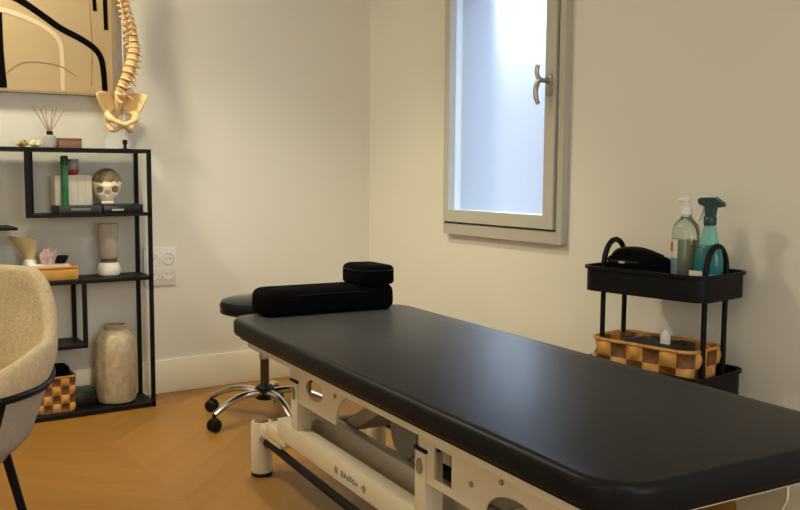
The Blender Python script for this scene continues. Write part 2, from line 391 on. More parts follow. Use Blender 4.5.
bm = B(); tube(bm, smoothpath([(.28, .90, .23), (.26, .80, .20), (.22, .86, .16), (.24, 1.0, .15), (.27, 1.15, .17), (.25, 1.3, .22)], 6), .0055, 8); obj('power_cable', bm, 'blackp', T)
bm = B(); bx(bm, .24, .32, .90, 1.04, .20, .285, .008); bx(bm, .26, .30, .95, 1.0, .285, .31, .004); obj('control_box', bm, 'blackp', T)
# maker's markings on the near beam (too small and worn to read)
mk = B()
for k, (a, c) in enumerate(((1.205, .012), )):
    lathe(mk, [(.011, 0), (.011, .0015)], n=16, mtx=Matrix.Translation((.0835, a, .222)) @ Matrix.Rotation(PI/2, 4, 'Y'))
obj('printed_mark', mk, 'cap_olive', T)
mk = B()
for k in range(6): bx(mk, .0832, .0848, 1.172-.018*k-.011, 1.172-.018*k, .213+.002*(k % 2), .231-.003*(k % 3))
obj('printed_lettering', mk, 'cap_blue', T)
mk = B(); prism(mk, [(1.03, .233), (1.05, .222), (1.03, .210), (1.022, .222)], .0832, .0848, axis='x')
obj('printed_mark', mk, 'cap_olive', T)
# cross members
for a in (.42, 1.52):
    bm = B(); bx(bm, .13, W-.13, a, a+.045, .222, .265, .004); obj('cross_beam', bm, 'cream_shaded', T)
# scissor levers + motor
def bar(bm, p, q, w, h):
    p, q = Vector(p), Vector(q); d = q-p
    m = Matrix.Translation(p) @ d.to_track_quat('Y', 'Z').to_matrix().to_4x4()
    bx(bm, -w/2, w/2, 0, d.length, -h/2, h/2, .004, mtx=m)
for x in (.245, W-.245):
    for a0, a1 in ((1.45, 1.05), (.68, .32)):
        bm = B(); bar(bm, (x, a0, .262), (x, a1, .472), .026, .042)
        obj('lift_lever', bm, 'cream_shaded', T)
bm = B(); lathe(bm, [(.03, 0), (.034, .01), (.034, .26), (.028, .27)], n=24, mtx=Matrix.Translation((.34, .80, .29)) @ Matrix.Rotation(-PI/2, 4, 'X'))
bx(bm, .30, .38, .70, .80, .25, .36, .01); mo = obj('lift_motor', bm, 'blackp', T)
bm = B(); tube(bm, [(.34, 1.06, .29), (.34, 1.38, .34)], .011, 12); obj('motor_rod', bm, 'chrome', mo)
# foot control bar
bm = B(); tube(bm, smoothpath([(.105, 1.80, .135), (.105, 1.2, .125), (.105, .5, .125), (.105, .16, .125), (.2, .12, .125), (W-.2, .12, .125), (W-.105, .16, .125), (W-.105, .6, .125), (W-.105, 1.80, .135)], 5), .0135, 12)
fb = obj('foot_control_bar', bm, 'black', T)
for x in (.105, W-.105):
    bm = B(); tube(bm, [(x, 1.79, .135), (x, 1.815, .1355), (x, 1.83, .136)], .019, 14); obj('bar_end', bm, 'chrome', fb)
for x in (.125, W-.125):
    for a in (.45,):
        bm = B(); bx(bm, x-.028, x-.005, a, a+.03, .125, .220, .003); obj('bar_hanger', bm, 'black', fb)

# cushions on the table
def tw(b, a, z): # table-local to world
    return (-1.503 + math.sin(AL)*a + math.cos(AL)*b, -3.165 + math.cos(AL)*a - math.sin(AL)*b, z)
def cushion(name, lx, ly, lz, m, label, cat, loc, rz, r=.05, bv=None, top_taper=0.0, parts=True, puff=.008):
    t = thing(name, label, cat, loc, rz)
    bm = B(); slab(bm, -lx/2, lx/2, -ly/2, ly/2, 0, lz, r, bv or min(r*.9, lz*.45), n=8, bseg=6)
    for v in bm.verts:
        k = v.co.z/lz; v.co.y *= 1 - top_taper*k
        v.co.z += puff*k*math.cos(min(1, abs(v.co.x)/(lx/2))*PI/2) + .0035*noise.noise(v.co*14)*k
    obj('cover', bm, m, t)
    return t
c1 = cushion('bolster_cushion', .505, .165, .088, 'fabric', 'long low black bolster cushion lying across the table head', 'cushion', tw(.345, 1.865, .562), -AL, r=.045, bv=.026, top_taper=.12)
bm = B(); tube(bm, [(-.22, -.0725, .066), (-.1, -.0735, .070), (.1, -.0735, .070), (.22, -.0725, .066)], .002, 6); obj('seam', bm, 'blackp', c1)
c2 = cushion('head_cushion', .152, .165, .066, 'fabric', 'small thick black cushion stacked on the bolster near window corner', 'cushion', tw(.518, 1.862, .651), -AL, r=.035, bv=.014, top_taper=.05)
bm = B(); tube(bm, [(x, y, .052) for x, y in rrect(-.0755, .0755, -.079, .079, .035, 6)], .0025, 6, closed=True); obj('piping', bm, 'blackp', c2)

# ------------------------------------------------------------------ rolling stool
st = thing('rolling_stool', 'round black stool on chrome five-star castor base', 'stool', (-.928, -.66, 0))
bm = B(); lathe(bm, [(0, .455), (.15, .455), (.175, .462), (.184, .478), (.186, .495), (.178, .511), (.155, .518), (0, .521)], n=48); se = obj('seat', bm, 'vinyl', st)
bm = B(); tube(bm, [(.180*math.cos(q), .180*math.sin(q), .466) for q in [2*PI*k/40 for k in range(40)]], .005, 6, closed=True); obj('piping', bm, 'blackp', se)
bm = B(); lathe(bm, [(.10, .445), (.10, .455)], n=24); bx(bm, -.06, .06, -.06, .06, .43, .447, .004); obj('seat_plate', bm, 'black', st)
bm = B(); lathe(bm, [(.024, .26), (.024, .43)], n=20); obj('gas_column', bm, 'chrome', st)
bm = B(); lathe(bm, [(.019, .13), (.019, .30)], n=20); obj('column_sleeve', bm, 'dchrome', st)
bm = B(); lathe(bm, [(.036, .085), (.042, .09), (.042, .135), (.030, .145)], n=24); obj('hub', bm, 'blackp', st)
for k in range(5):
    a = math.radians(196 + 72*k); d = Vector((math.cos(a), math.sin(a), 0))
    bm = B(); pts = smoothpath([d*.03+Vector((0, 0, .115)), d*.12+Vector((0, 0, .12)), d*.2+Vector((0, 0, .10)), d*.27+Vector((0, 0, .068))], 5)
    tube(bm, pts, [.017-.006*i/(len(pts)-1) for i in range(len(pts))], 10, flat=1.3); lg = obj('leg', bm, 'chrome', st)
    cp = d*.27
    bm = B(); tr_ = Vector((-d.y, d.x, 0))
    for sg in (-1, 1):
        q = Matrix.Translation(cp + tr_*.013*sg + Vector((0, 0, .026))) @ Matrix.Rotation(a, 4, 'Z') @ Matrix.Rotation(PI/2, 4, 'X')
        lathe(bm, [(.0, -.009), (.02, -.009), (.026, -.004), (.026, .004), (.02, .009), (0, .009)], n=20, mtx=q)
    tube(bm, [cp+Vector((0, 0, .03)), cp+Vector((0, 0, .072))], .008, 8)
    bx(bm, -.016, .016, -.012, .012, .036, .054, .004, mtx=Matrix.Translation(cp) @ Matrix.Rotation(a, 4, 'Z'))
    obj('castor', bm, 'blackp', lg)

# ------------------------------------------------------------------ trolley by the right wall (x = length, y = width towards the wall)
TR = math.radians(8)
tx = Vector((math.sin(TR), -math.cos(TR), 0)); ty = Vector((math.cos(TR), math.sin(TR), 0))
tc0 = Vector((-.363, -1.945, 0)); TL, TW = .45, .275
tro = thing('utility_trolley', 'black metal utility trolley with arched handles against the wall', 'trolley', tc0 + tx*TL/2 + ty*TW/2, math.atan2(tx.y, tx.x))
def tro_w(u, v, z): # u along (0 far-left corner), v towards wall
    return tc0 + tx*u + ty*v + Vector((0, 0, z))
def tray(zt, hgt=.083):
    bm = B(); R = .05; th = .003
    o = rrect(-TL/2, TL/2, -TW/2, TW/2, R, 6); i = rrect(-TL/2+th, TL/2-th, -TW/2+th, TW/2-th, R-th, 6)
    lip = rrect(-TL/2-.008, TL/2+.008, -TW/2-.008, TW/2+.008, R+.008, 6)
    def ring(pts, z): return [bm.verts.new((x, y, z)) for x, y in pts]
    A = ring(o, zt-hgt); Bq = ring(o, zt-.012); L1 = ring(lip, zt-.010); L2 = ring(lip, zt); I1 = ring(i, zt); I0 = ring(i, zt-hgt+th)
    seq = [A, Bq, L1, L2, I1, I0]
    for a, b in zip(seq, seq[1:]):
        for k in range(len(a)): bm.faces.new((a[k], a[(k+1) % len(a)], b[(k+1) % len(a)], b[k]))
    bm.faces.new(A[::-1]); bm.faces.new(I0)
    return bm
ZT = [.745, .430, .14]
for z in ZT: obj('tray', tray(z), 'black', tro)
PX, PV = TL/2-.038, .062
for sx in (-1, 1):
    for vy in (-PV, PV):
        bm = B(); tube(bm, [(sx*PX*1.0, vy, .075), (sx*PX, vy, .745)], .0085, 12); obj('post', bm, 'black', tro)
        bm = B(); q = Matrix.Translation((sx*PX, vy, .028)) @ Matrix.Rotation(PI/2, 4, 'X')
        lathe(bm, [(0, -.01), (.024, -.01), (.028, -.006), (.028, .006), (.024, .01), (0, .01)], n=20, mtx=q)
        bx(bm, sx*PX-.012, sx*PX+.012, vy-.014, vy+.014, .04, .076, .004); obj('castor', bm, 'blackp', tro)
    bm = B(); tube(bm, [(sx*PX, PV*math.cos(t), .745+.082*math.sin(t)) for t in [PI*k/20 for k in range(21)]], .0095, 12); obj('handle', bm, 'black', tro)
# pouch
ZB = ZT[0]-.080
pt = tro_w(.136, .135, ZB)
pg = thing('cloth_pouch', 'crumpled black cloth pouch filling the left of trolley top tray', 'pouch', pt, math.atan2(tx.y, tx.x))
bm = B(); bmesh.ops.create_uvsphere(bm, u_segments=40, v_segments=20, radius=1)
for v in bm.verts:
    d = v.co.copy(); r = 1 + .10*noise.noise(d*2.2) + .05*noise.noise(d*6)
    s_ = lambda q, e: math.copysign(abs(q)**e, q)
    v.co = Vector((s_(d.x, .65)*.094*r, s_(d.y, .7)*.095*r, .064 + s_(d.z, .6)*.063*r*(1-.20*(d.x+.1))))
    v.co.z = max(v.co.z, .001)
obj('pouch_body', bm, 'fabric', pg)
bm = B(); bx(bm, -.05, .055, -.099, -.091, .092, .102, .002); tube(bm, smoothpath([(-.09, -.03, .10), (-.03, -.07, .135), (.04, -.05, .14), (.09, 0, .115)], 5), .007, 8); obj('flap_strap', bm, 'blackp', pg)
bm = B(); bx(bm, -.012, .012, -.1035, -.098, .09, .101, .001); obj('zip_tag', bm, 'chrome', pg)
# clear pump bottle with green gel
p = tro_w(.281, .175, ZB)
bt = thing('hand_gel_bottle', 'clear pump bottle of pale green gel beside the black pouch', 'bottle', p, math.atan2(tx.y, tx.x))
bm = B(); lathe(bm, [(.040, 0), (.045, .006), (.046, .02), (.046, .195), (.040, .222), (.022, .242), (.016, .250), (.016, .262)], n=36, sy=.8); obj('bottle_body', bm, 'clearb', bt)
bm = B(); lathe(bm, [(.038, .004), (.042, .01), (.042, .175), (0, .176)], n=32, sy=.78); obj('gel', bm, 'gel', bt)
def arc_patch(a0, a1, z0, z1, r, sy=.8):
    bm = B(); n_ = 14
    v0 = [[bm.verts.new((q*math.cos(math.radians(a0+(a1-a0)*k/n_)), q*sy*math.sin(math.radians(a0+(a1-a0)*k/n_)), z)) for k in range(n_+1)] for q, z in ((r, z0), (r, z1), (r+.001, z1), (r+.001, z0))]
    for a, b in zip(v0, v0[1:]+v0[:1]):
        for k in range(n_): bm.faces.new((a[k], a[k+1], b[k+1], b[k]))
    return bm
obj('label', arc_patch(185, 262, .03, .115, .0462), 'bluelab', bt)
obj('label', arc_patch(180, 262, .115, .175, .0462), 'paper', bt)
obj('red_logo', arc_patch(200, 236, .135, .165, .0473), 'redl', bt)
obj('red_logo', arc_patch(318, 334, .150, .162, .0462), 'red', bt)
bm = B(); lathe(bm, [(.019, .256), (.019, .276), (.010, .280), (.008, .300)], n=20); bx(bm, -.020, .012, -.009, .009, .296, .311, .004); tube(bm, [(-.012, 0, .304), (-.032, 0, .300)], .005, 8); obj('pump', bm, 'whitep', bt)
# white tub behind
p = tro_w(.245, .240, ZB)
tb = thing('wipes_tub', 'small cream tub just visible behind the clear gel bottle', 'tub', p)
bm = B(); lathe(bm, [(.020, 0), (.022, .004), (.022, .125), (.020, .13)], n=24); obj('tub_body', bm, 'card', tb)
bm = B(); lathe(bm, [(.0225, .128), (.0225, .143), (.018, .147), (0, .147)], n=24); obj('lid', bm, 'whitep', tb)
# turquoise spray bottle
p = tro_w(.378, .150, ZB)
sp = thing('spray_bottle', 'turquoise trigger spray bottle with dark teal head', 'bottle', p, math.atan2(tx.y, tx.x)-.05)
bm = B(); lathe(bm, [(.040, 0), (.046, .006), (.047, .02), (.046, .105), (.044, .12)], n=36, sy=.72); obj('lower_body', bm, 'turq2', sp)
bm = B(); lathe(bm, [(.0465, .075), (.0475, .08), (.0468, .122), (.040, .155), (.031, .170)], n=36, sy=.72); obj('wrap_label', bm, 'turq', sp)
bm = B(); lathe(bm, [(.032, .165), (.024, .200), (.019, .220), (.017, .232)], n=32, sy=.85); obj('neck', bm, 'turq2', sp)
bm = B(); bx(bm, -.046, .0, -.0355, -.0335, .045, .082, .001); wl_ = obj('white_panel', bm, 'paper', sp)
bm = B(); lathe(bm, [(.019, .226), (.020, .232), (.020, .252), (.013, .258)], n=20)
prism(bm, [(-.036, .292), (-.040, .305), (-.030, .312), (.018, .314), (.045, .296), (.044, .285), (.018, .280), (.013, .254), (-.012, .254), (-.014, .283)], -.012, .012, axis='y')
obj('trigger_head', bm, 'teal', sp, angle=50)
bm = B(); tube(bm, smoothpath([(-.020, 0, .285), (-.030, 0, .268), (-.036, 0, .250), (-.044, 0, .238)], 4), .0055, 8); obj('trigger', bm, 'whitep', sp)
# woven basket on the lower tray
def woven(bm, lx, ly, h, rows, cols_x, cols_y, r=.03, bulge=.006):
    o = rrect(-lx/2, lx/2, -ly/2, ly/2, r, 5)
    def cellmat(f, k, i): f.material_index = ((k//sub) + int(i//5)) % 2
    # resample perimeter evenly
    per = [Vector((*q, 0)) for q in o]; per.append(per[0]); ds = [0]
    for a, b in zip(per, per[1:]): ds.append(ds[-1] + (b-a).length)
    nseg = (cols_x + cols_y)*2; sub = 6; N = nseg*sub; P = []; j = 0
    for k in range(N):
        s = ds[-1]*k/N
        while ds[j+1] < s: j += 1
        t = (s-ds[j])/(ds[j+1]-ds[j]); P.append(per[j].lerp(per[j+1], t))
    c = []
    R = rows*5
    for i in range(R+1):
        z = h*i/R; row = int(min(i, R-1)//5); fr = (i/5) % 1 if i < R else 1
        ring = []
        for k in range(N):
            seg = k//sub; fx = (k % sub)/sub
            sgn = 1 if (seg+row) % 2 == 0 else -1
            nrm = (P[(k+1) % N]-P[k-1]); nrm = Vector((nrm.y, -nrm.x, 0)).normalized()
            off = bulge*sgn*math.sin(PI*fx)*math.sin(PI*(fr if fr else 0))
            ring.append(bm.verts.new(P[k]*(1+.03*z/h) + nrm*off + Vector((0, 0, z))))
        c.append(ring)
    inner = [bm.verts.new((v.co.x*.93, v.co.y*.90, h)) for v in c[-1]]; inner0 = [bm.verts.new((v.co.x*.92, v.co.y*.88, .008)) for v in c[0]]
    seq = c + [inner, inner0]
    for a, b in zip(seq, seq[1:]):
        for k in range(N): cellmat(bm.faces.new((a[k], a[(k+1) % N], b[(k+1) % N], b[k])), k, seq.index(a))
    bm.faces.new(c[0][::-1]); bm.faces.new(inner0)
ZL = ZT[1]-.080
bk = thing('woven_basket', 'long brown woven basket on the trolley lower tray', 'basket', tro_w(.215, .118, ZL), math.atan2(tx.y, tx.x))
bm = B(); woven(bm, .375, .20, .150, 3, 6, 3, .05, .010); obj('basket_body', bm, 'weave', bk).data.materials.append(M_['weave_d'])
bm = B(); tube(bm, [(x, y, .152) for x, y in rrect(-.190, .190, -.103, .103, .05, 8)], .006, 8, closed=True); obj('rim', bm, 'weave', bk)
cl = B(); bmesh.ops.create_grid(cl, x_segments=26, y_segments=16, size=1)
for v in cl.verts:
    x, y = v.co.x, v.co.y; f = max(0, 1-max(abs(x), abs(y))**4)
    v.co = Vector((x*.158, y*.078, .105 + .05*f + .012*noise.noise(Vector((x*3, y*3, 1)))))
bot = bmesh.ops.extrude_face_region(cl, geom=cl.faces[:])
for v in [g for g in bot['geom'] if isinstance(g, bmesh.types.BMVert)]: v.co.z = .09
tag(obj('dark_cloth', cl, 'book', loc=tro_w(.215, .118, ZL), rot=(0, 0, math.atan2(tx.y, tx.x))), 'dark rumpled cloth filling the long woven basket', 'cloth')
bo = thing('small_bottle', 'tiny white bottle standing up among cloth in the trolley basket', 'bottle', tro_w(.262, .105, ZL+.148))
bm = B(); lathe(bm, [(.014, 0), (.016, .003), (.016, .034), (.010, .040)], n=20); obj('bottle_body', bm, 'whitep', bo)
bm = B(); lathe(bm, [(.010, .038), (.010, .050), (0, .052)], n=16); obj('cap', bm, 'whitep', bo)

# ------------------------------------------------------------------ open black metal shelf unit on the back wall
sh = thing('metal_shelf_unit', 'tall open black metal shelf unit with offset compartments', 'shelf', (-1.85, -.12, 0))
def shp(name, boxes, m='black', **k):
    bm = B()
    for b in boxes: bx(bm, b[0]+1.85, b[1]+1.85, b[2]+.12, b[3]+.12, b[4], b[5], .0015, 1)
    return obj(name, bm, m, sh, smooth=False, **k)
XR, XLs, YFr, YB = -1.258, -2.45, -.225, -.022
t_ = .017
for x in (XR-t_, XLs):
    for y in (YFr, YB-t_): shp('post', [(x, x+t_, y, y+t_, 0, 1.135)])
shp('shelf_panel', [(XLs, XR, YFr, YB, 1.128, 1.144)])
shp('shelf_panel', [(-1.778, XR, YFr, YFr+t_, .855, .869), (-1.722, XR, YFr+t_, YB, .857, .867)])
shp('upright', [(-1.778, -1.757, YFr, YFr+t_, .869, 1.128)])
shp('upright', [(-1.722, -1.710, YB-t_, YB, .867, 1.128)])
shp('shelf_panel', [(XLs, XR, YFr, YB, .572, .588)])
shp('shelf_panel', [(XLs, -1.812, YFr, YB, .807, .818)])
for y in (YFr, YB-t_): shp('upright', [(-1.564, -1.546, y, y+t_, .312, .572)])
shp('shelf_panel', [(-2.0, -1.546, YFr, YB, .296, .312)])
for y in (YFr, YB-t_): shp('upright', [(-2.0, -1.982, y, y+t_, .312, .572)])
shp('shelf_panel', [(XLs, XR, YFr, YB, .004, .022)])
SY = -.12
Z1, Z2, Z3, Z5 = 1.144, .869, .588, .022
# top of the unit
df = thing('reed_diffuser', 'small glass reed diffuser bottle with thin sticks on shelf top', 'diffuser', (-1.655, SY, Z1))
bm = B(); lathe(bm, [(.026, 0), (.029, .003), (.029, .035), (.022, .050), (.011, .056)], n=28); obj('bottle_body', bm, 'glassj', df)
bm = B(); lathe(bm, [(.012, .054), (.013, .056), (.013, .070), (0, .071)], n=20); obj('collar', bm, 'blackp', df)
for k, (dx, dy) in enumerate(((-.062, .01), (-.038, -.02), (-.014, .02), (.012, -.01), (.034, .015), (.058, -.012))):
    bm = B(); tube(bm, [(dx*.06, dy*.06, .065), (dx, dy, .172-.01*(k % 2))], .0019, 6); obj('reed', bm, 'reed', df)
def rock(name, m, label, loc, s, seed, cat='stone'):
    bm = B(); bmesh.ops.create_icosphere(bm, subdivisions=3, radius=1)
    for v in bm.verts:
        r = 1+.35*noise.noise(v.co*1.7+Vector((seed, 0, 0))); v.co = Vector((v.co.x*s[0]*r, v.co.y*s[1]*r, s[2]+v.co.z*s[2]*r)); v.co.z = max(0, v.co.z)
    return tag(obj(name, bm, m, loc=loc, angle=25), label, cat)
rock('mineral_stone', 'moss', 'yellow green mineral stone on shelf top, left of the diffuser', (-1.765, SY, Z1), (.020, .018, .017), 2)
rock('quartz_stone', 'tan', 'pale tan stone on shelf top right beside the diffuser', (-1.712, SY, Z1), (.022, .018, .016), 5)
wb = thing('wooden_box', 'small reddish brown wooden box on top of the shelf unit', 'box', (-1.578, SY, Z1))
bm = B(); bx(bm, -.046, .046, -.03, .03, 0, .033, .002); obj('box_body', bm, 'brownbox', wb)
bm = B(); bx(bm, -.047, .047, -.031, .031, .034, .043, .002); obj('lid', bm, 'brownbox', wb)
# compartment
bk1 = thing('flat_case', 'flat charcoal case lying at left under the white carton', 'case', (-1.555, SY, Z2))
bm = B(); bx(bm, -.088, .088, -.075, .075, 0, .033, .003); obj('case_body', bm, 'book', bk1)
bm = B(); bx(bm, -.040, .040, -.0765, -.0745, .011, .022, .001); obj('spine_label', bm, 'grey', bk1)
bk2 = thing('flat_case', 'flat black case lying under the skull', 'case', (-1.375, SY, Z2))
bm = B(); bx(bm, -.086, .086, -.078, .078, 0, .035, .003); obj('case_body', bm, 'book2', bk2)
bm = B(); bx(bm, -.05, .0, -.0795, -.0775, .008, .017, .001); obj('spine_label', bm, 'taupe', bk2)
ct = thing('white_carton', 'wide cream white carton behind the green tube in shelf compartment', 'box', (-1.560, SY+.02, Z2+.033))
bm = B(); bx(bm, -.084, .070, -.035, .035, 0, .128, .002); obj('carton_body', bm, 'card', ct)
bm = B(); bx(bm, .006, .014, -.0358, -.0345, .004, .122); bx(bm, .040, .044, -.0358, -.0345, .004, .122); obj('printed_stripe', bm, 'paper', ct)
gt = thing('green_tube', 'slim green tube with dark cap in front of white carton', 'tube', (-1.608, SY-.035, Z2+.033))
bm = B(); lathe(bm, [(.013, 0), (.0145, .003), (.0145, .165), (.012, .17)], n=20); obj('tube_body', bm, 'green', gt)
bm = B(); lathe(bm, [(.0155, .168), (.0155, .205), (.012, .21), (0, .21)], n=20); obj('cap', bm, 'greend', gt)
jr = thing('glass_jar', 'small smoky glass jar with dark red base on top of carton', 'jar', (-1.563, SY+.015, Z2+.161))
bm = B(); lathe(bm, [(.024, .018), (.026, .021), (.027, .060), (.024, .066), (.025, .07), (.022, .07), (.022, .022), (0, .022)], n=24); obj('jar_body', bm, 'glassj', jr)
bm = B(); lathe(bm, [(.012, 0), (.02, .003), (.0265, .018), (.0265, .024)], n=24); obj('jar_base', bm, 'red', jr)
# skull
sk = thing('skull_model', 'ivory decorative skull with mottled dark crown inside shelf compartment', 'skull', (-1.423, SY, Z2+.035), math.radians(-14))
def skull_pt(d):
    # d unit vector; -y is the face
    x, y, z = d
    r = 1.0
    p = Vector((x*.062, y*.078, z*.066))
    p.z += .098
    if z < -.15 : # jaw / face narrowing
        k = min(1, (-z-.15)/.85); p.x *= 1-.14*k; p.y = p.y*(1-.20*k) - .014*k; p.z -= .026*k
    def dent(cx, cz, rr, dep):
        if y < -.1:
            q = ((p.x-cx)**2 + (p.z-cz)**2)**.5
            if q < rr: return dep*(1-(q/rr)**2)**.7
        return 0
    dd = dent(-.031, .070, .015, .030) + dent(.031, .070, .015, .030) + dent(0, .056, .009, .02) 
    p.y += dd
    if abs(x) < .75 and z < -.1 and y < 0 and dd == 0: p.y -= .004
    return p
bm = B(); bmesh.ops.create_uvsphere(bm, u_segments=72, v_segments=48, radius=1)
for v in bm.verts: v.co = skull_pt(v.co.normalized())
mz = min(v.co.z for v in bm.verts)
for v in bm.verts: v.co.z -= mz
so = obj('skull_body', bm, 'skullw', sk, angle=180)
so.data.materials.append(M_['skulld'])
for f in so.data.polygons:
    c = f.center
    if c.z > .098 + .012*noise.noise(Vector((c.x*60, c.y*60, 2))) or c.y > .02: f.material_index = 1
for sx in (-.030, .030):
    bm = B(); bmesh.ops.create_uvsphere(bm, u_segments=16, v_segments=10, radius=.0115)
    obj('eye_socket_shade', bm, 'skulld', sk, loc=(sx, -.048, .070-mz))  # dark balls stand in for the shade inside the sockets
bm = B()
for k in range(8):
    a = (k-3.5)*.0062; bx(bm, a-.0027, a+.0027, -.066+abs(a)*.35, -.058+abs(a)*.35, .004, .016, .001)
obj('teeth', bm, 'white', sk)
# third level
vs = thing('two_tone_vase', 'slender taupe vase with round white foot on middle shelf', 'vase', (-1.422, SY, Z3))
bm = B(); lathe(bm, [(.036, 0), (.046, .008), (.050, .028), (.046, .050), (.036, .060)], n=36); obj('vase_foot', bm, 'white', vs)
bm = B(); lathe(bm, [(.036, .059), (.033, .066), (.038, .080)], n=36); obj('vase_waist', bm, 'taupe_d', vs)
bm = B(); lathe(bm, [(.038, .079), (.044, .090), (.045, .225), (.042, .232), (.038, .230), (.040, .22), (.036, .085), (0, .085)], n=36); obj('vase_body', bm, 'taupe', vs)
hb = thing('honey_wood_box', 'honey coloured wooden box on middle shelf behind the chair', 'box', (-1.665, SY-.01, Z3))
bm = B(); bx(bm, -.105, .095, -.055, .055, 0, .048, .003); obj('box_body', bm, 'honey', hb)
bm = B(); bx(bm, -.107, .097, -.057, .057, .049, .058, .002); obj('lid', bm, 'honey', hb)
pb = thing('paper_booklet', 'cream paper booklet lying on the honey wooden box', 'booklet', (-1.683, SY-.01, Z3+.058))
bm = B(); bx(bm, -.083, .083, -.05, .05, 0, .006, .001); obj('pages', bm, 'paper', pb)
bm = B(); bx(bm, -.084, .084, -.051, .051, .006, .0075); bx(bm, -.084, -.082, -.051, .051, 0, .0075); obj('cover', bm, 'card', pb)
cr = B()
for k in range(9):
    a = 2*PI*k/9+.3; tl = .10 + .35*(k % 3)/3; h_ = .055+.035*rnd.random(); rr = .010+.004*rnd.random()
    q = Matrix.Translation((.012*math.cos(a), .010*math.sin(a), 0)) @ Matrix.Rotation(a, 4, 'Z') @ Matrix.Rotation(tl, 4, 'Y')
    lathe(cr, [(rr, 0), (rr*1.05, h_*.7), (0, h_)], n=6, mtx=q)
for v in cr.verts: v.co.z = max(v.co.z, 0)
tag(obj('crystal_cluster', cr, 'pink', loc=(-1.682, SY-.01, Z3+.0655), smooth=False), 'pink rose quartz crystal cluster standing on the paper booklet', 'crystal')
db = B(); lathe(db, [(.018, 0), (.022, .003), (.030, .024), (.033, .032), (.030, .032), (.026, .022), (0, .008)], n=28, sx=1.0)
tag(obj('small_bowl', db, 'blackp', loc=(-1.624, SY+.01, Z3+.0655)), 'small black bowl beside the pink crystal', 'bowl')
tt = B(); slab(tt, -.10, .05, -.06, .06, 0, .055, .02, .006)
tag(obj('black_stand', tt, 'blackp', loc=(-1.825, SY+.01, Z3)), 'black block under the pale flared vessel', 'stand')
fv = thing('flared_vase', 'pale yellow flared vase with one-sided pouring lip on a black block', 'vase', (-1.748, SY+.02, Z3+.055), 0)
bm = B(); v_ = lathe(bm, [(.026, 0), (.030, .006), (.027, .026), (.022, .034)], n=32); obj('vase_foot', bm, 'white', fv)
bm = B(); v_ = lathe(bm, [(.021, .033), (.030, .060), (.042, .095), (.050, .122), (.047, .122), (.038, .095), (.026, .062), (0, .045)], n=40)
for v in v_:
    if v.co.z > .05:
        k = (v.co.z-.05)/.07; v.co.x += -.012*k + (-.018*k if v.co.x < 0 else 0); v.co.z += .008*k*(-v.co.x/.05)
obj('vase_bowl', bm, mat('pale_yellow_glaze', (.62, .52, .27), .4, bump=.05, var=.06), fv)
# bottom
bv = thing('floor_vase', 'tall speckled beige stoneware vase on the bottom shelf', 'vase', (-1.402, SY, Z5))
bm = B(); lathe(bm, [(.070, 0), (.082, .008), (.089, .04), (.091, .13), (.091, .22), (.088, .27), (.075, .300), (.054, .318), (.046, .324), (.046, .338), (.050, .345), (.047, .348), (.040, .344), (.040, .32), (.070, .29), (.08, .2), (.075, .02), (0, .015)], n=48); obj('vase_body', bm, 'stone', bv)
b2 = thing('woven_basket', 'small square chequered woven basket on the bottom shelf', 'basket', (-1.672, SY, Z5))
bm = B(); woven(bm, .155, .14, .150, 4, 4, 4, .02, .007); obj('basket_body', bm, 'weave', b2).data.materials.append(M_['weave_d'])
bm = B(); tube(bm, [(x, y, .152) for x, y in rrect(-.08, .08, -.073, .073, .02, 6)], .005, 8, closed=True); obj('rim', bm, 'weave', b2)
bm = B(); slab(bm, -.055, .055, -.05, .05, 0, .052, .02, .012); tag(obj('black_pouch', bm, 'fabric', loc=(-1.665, SY, Z5+.14)), 'black pouch sticking out of the small square basket', 'pouch')
gb = thing('dark_green_box', 'low dark box on bottom shelf between basket and stoneware vase', 'box', (-1.54, SY+.03, Z5))
bm = B(); bx(bm, -.042, .040, -.05, .05, 0, .060, .002); obj('box_body', bm, 'book2', gb)
bm = B(); bx(bm, -.043, .041, -.051, .051, .060, .070, .002); obj('lid', bm, 'greend', gb)

# socket on the wall
sc = thing('wall_socket', 'white four-outlet socket plate on wall behind shelf posts', 'socket', (-1.155, 0, .605))
bm = B(); bx(bm, -.078, .078, -.010, -.0, -.09, .09, .004); obj('cover_plate', bm, 'plate', sc)
for x in (-.038, .038):
    for z in (-.036, .036):
        bm = B(); lathe(bm, [(.029, 0), (.030, .004), (.026, .005), (.024, .0025), (0, .0025)], n=28, mtx=Matrix.Translation((x, -.010, z)) @ Matrix.Rotation(PI/2, 4, 'X')); ou = obj('outlet', bm, 'plate', sc)
        bm = B()
        for dx in (-.009, .009): lathe(bm, [(.0028, 0), (.0028, .0035)], n=12, mtx=Matrix.Translation((x+dx, -.0095, z)) @ Matrix.Rotation(PI/2, 4, 'X'))
        obj('pin_hole', bm, 'dark', ou)

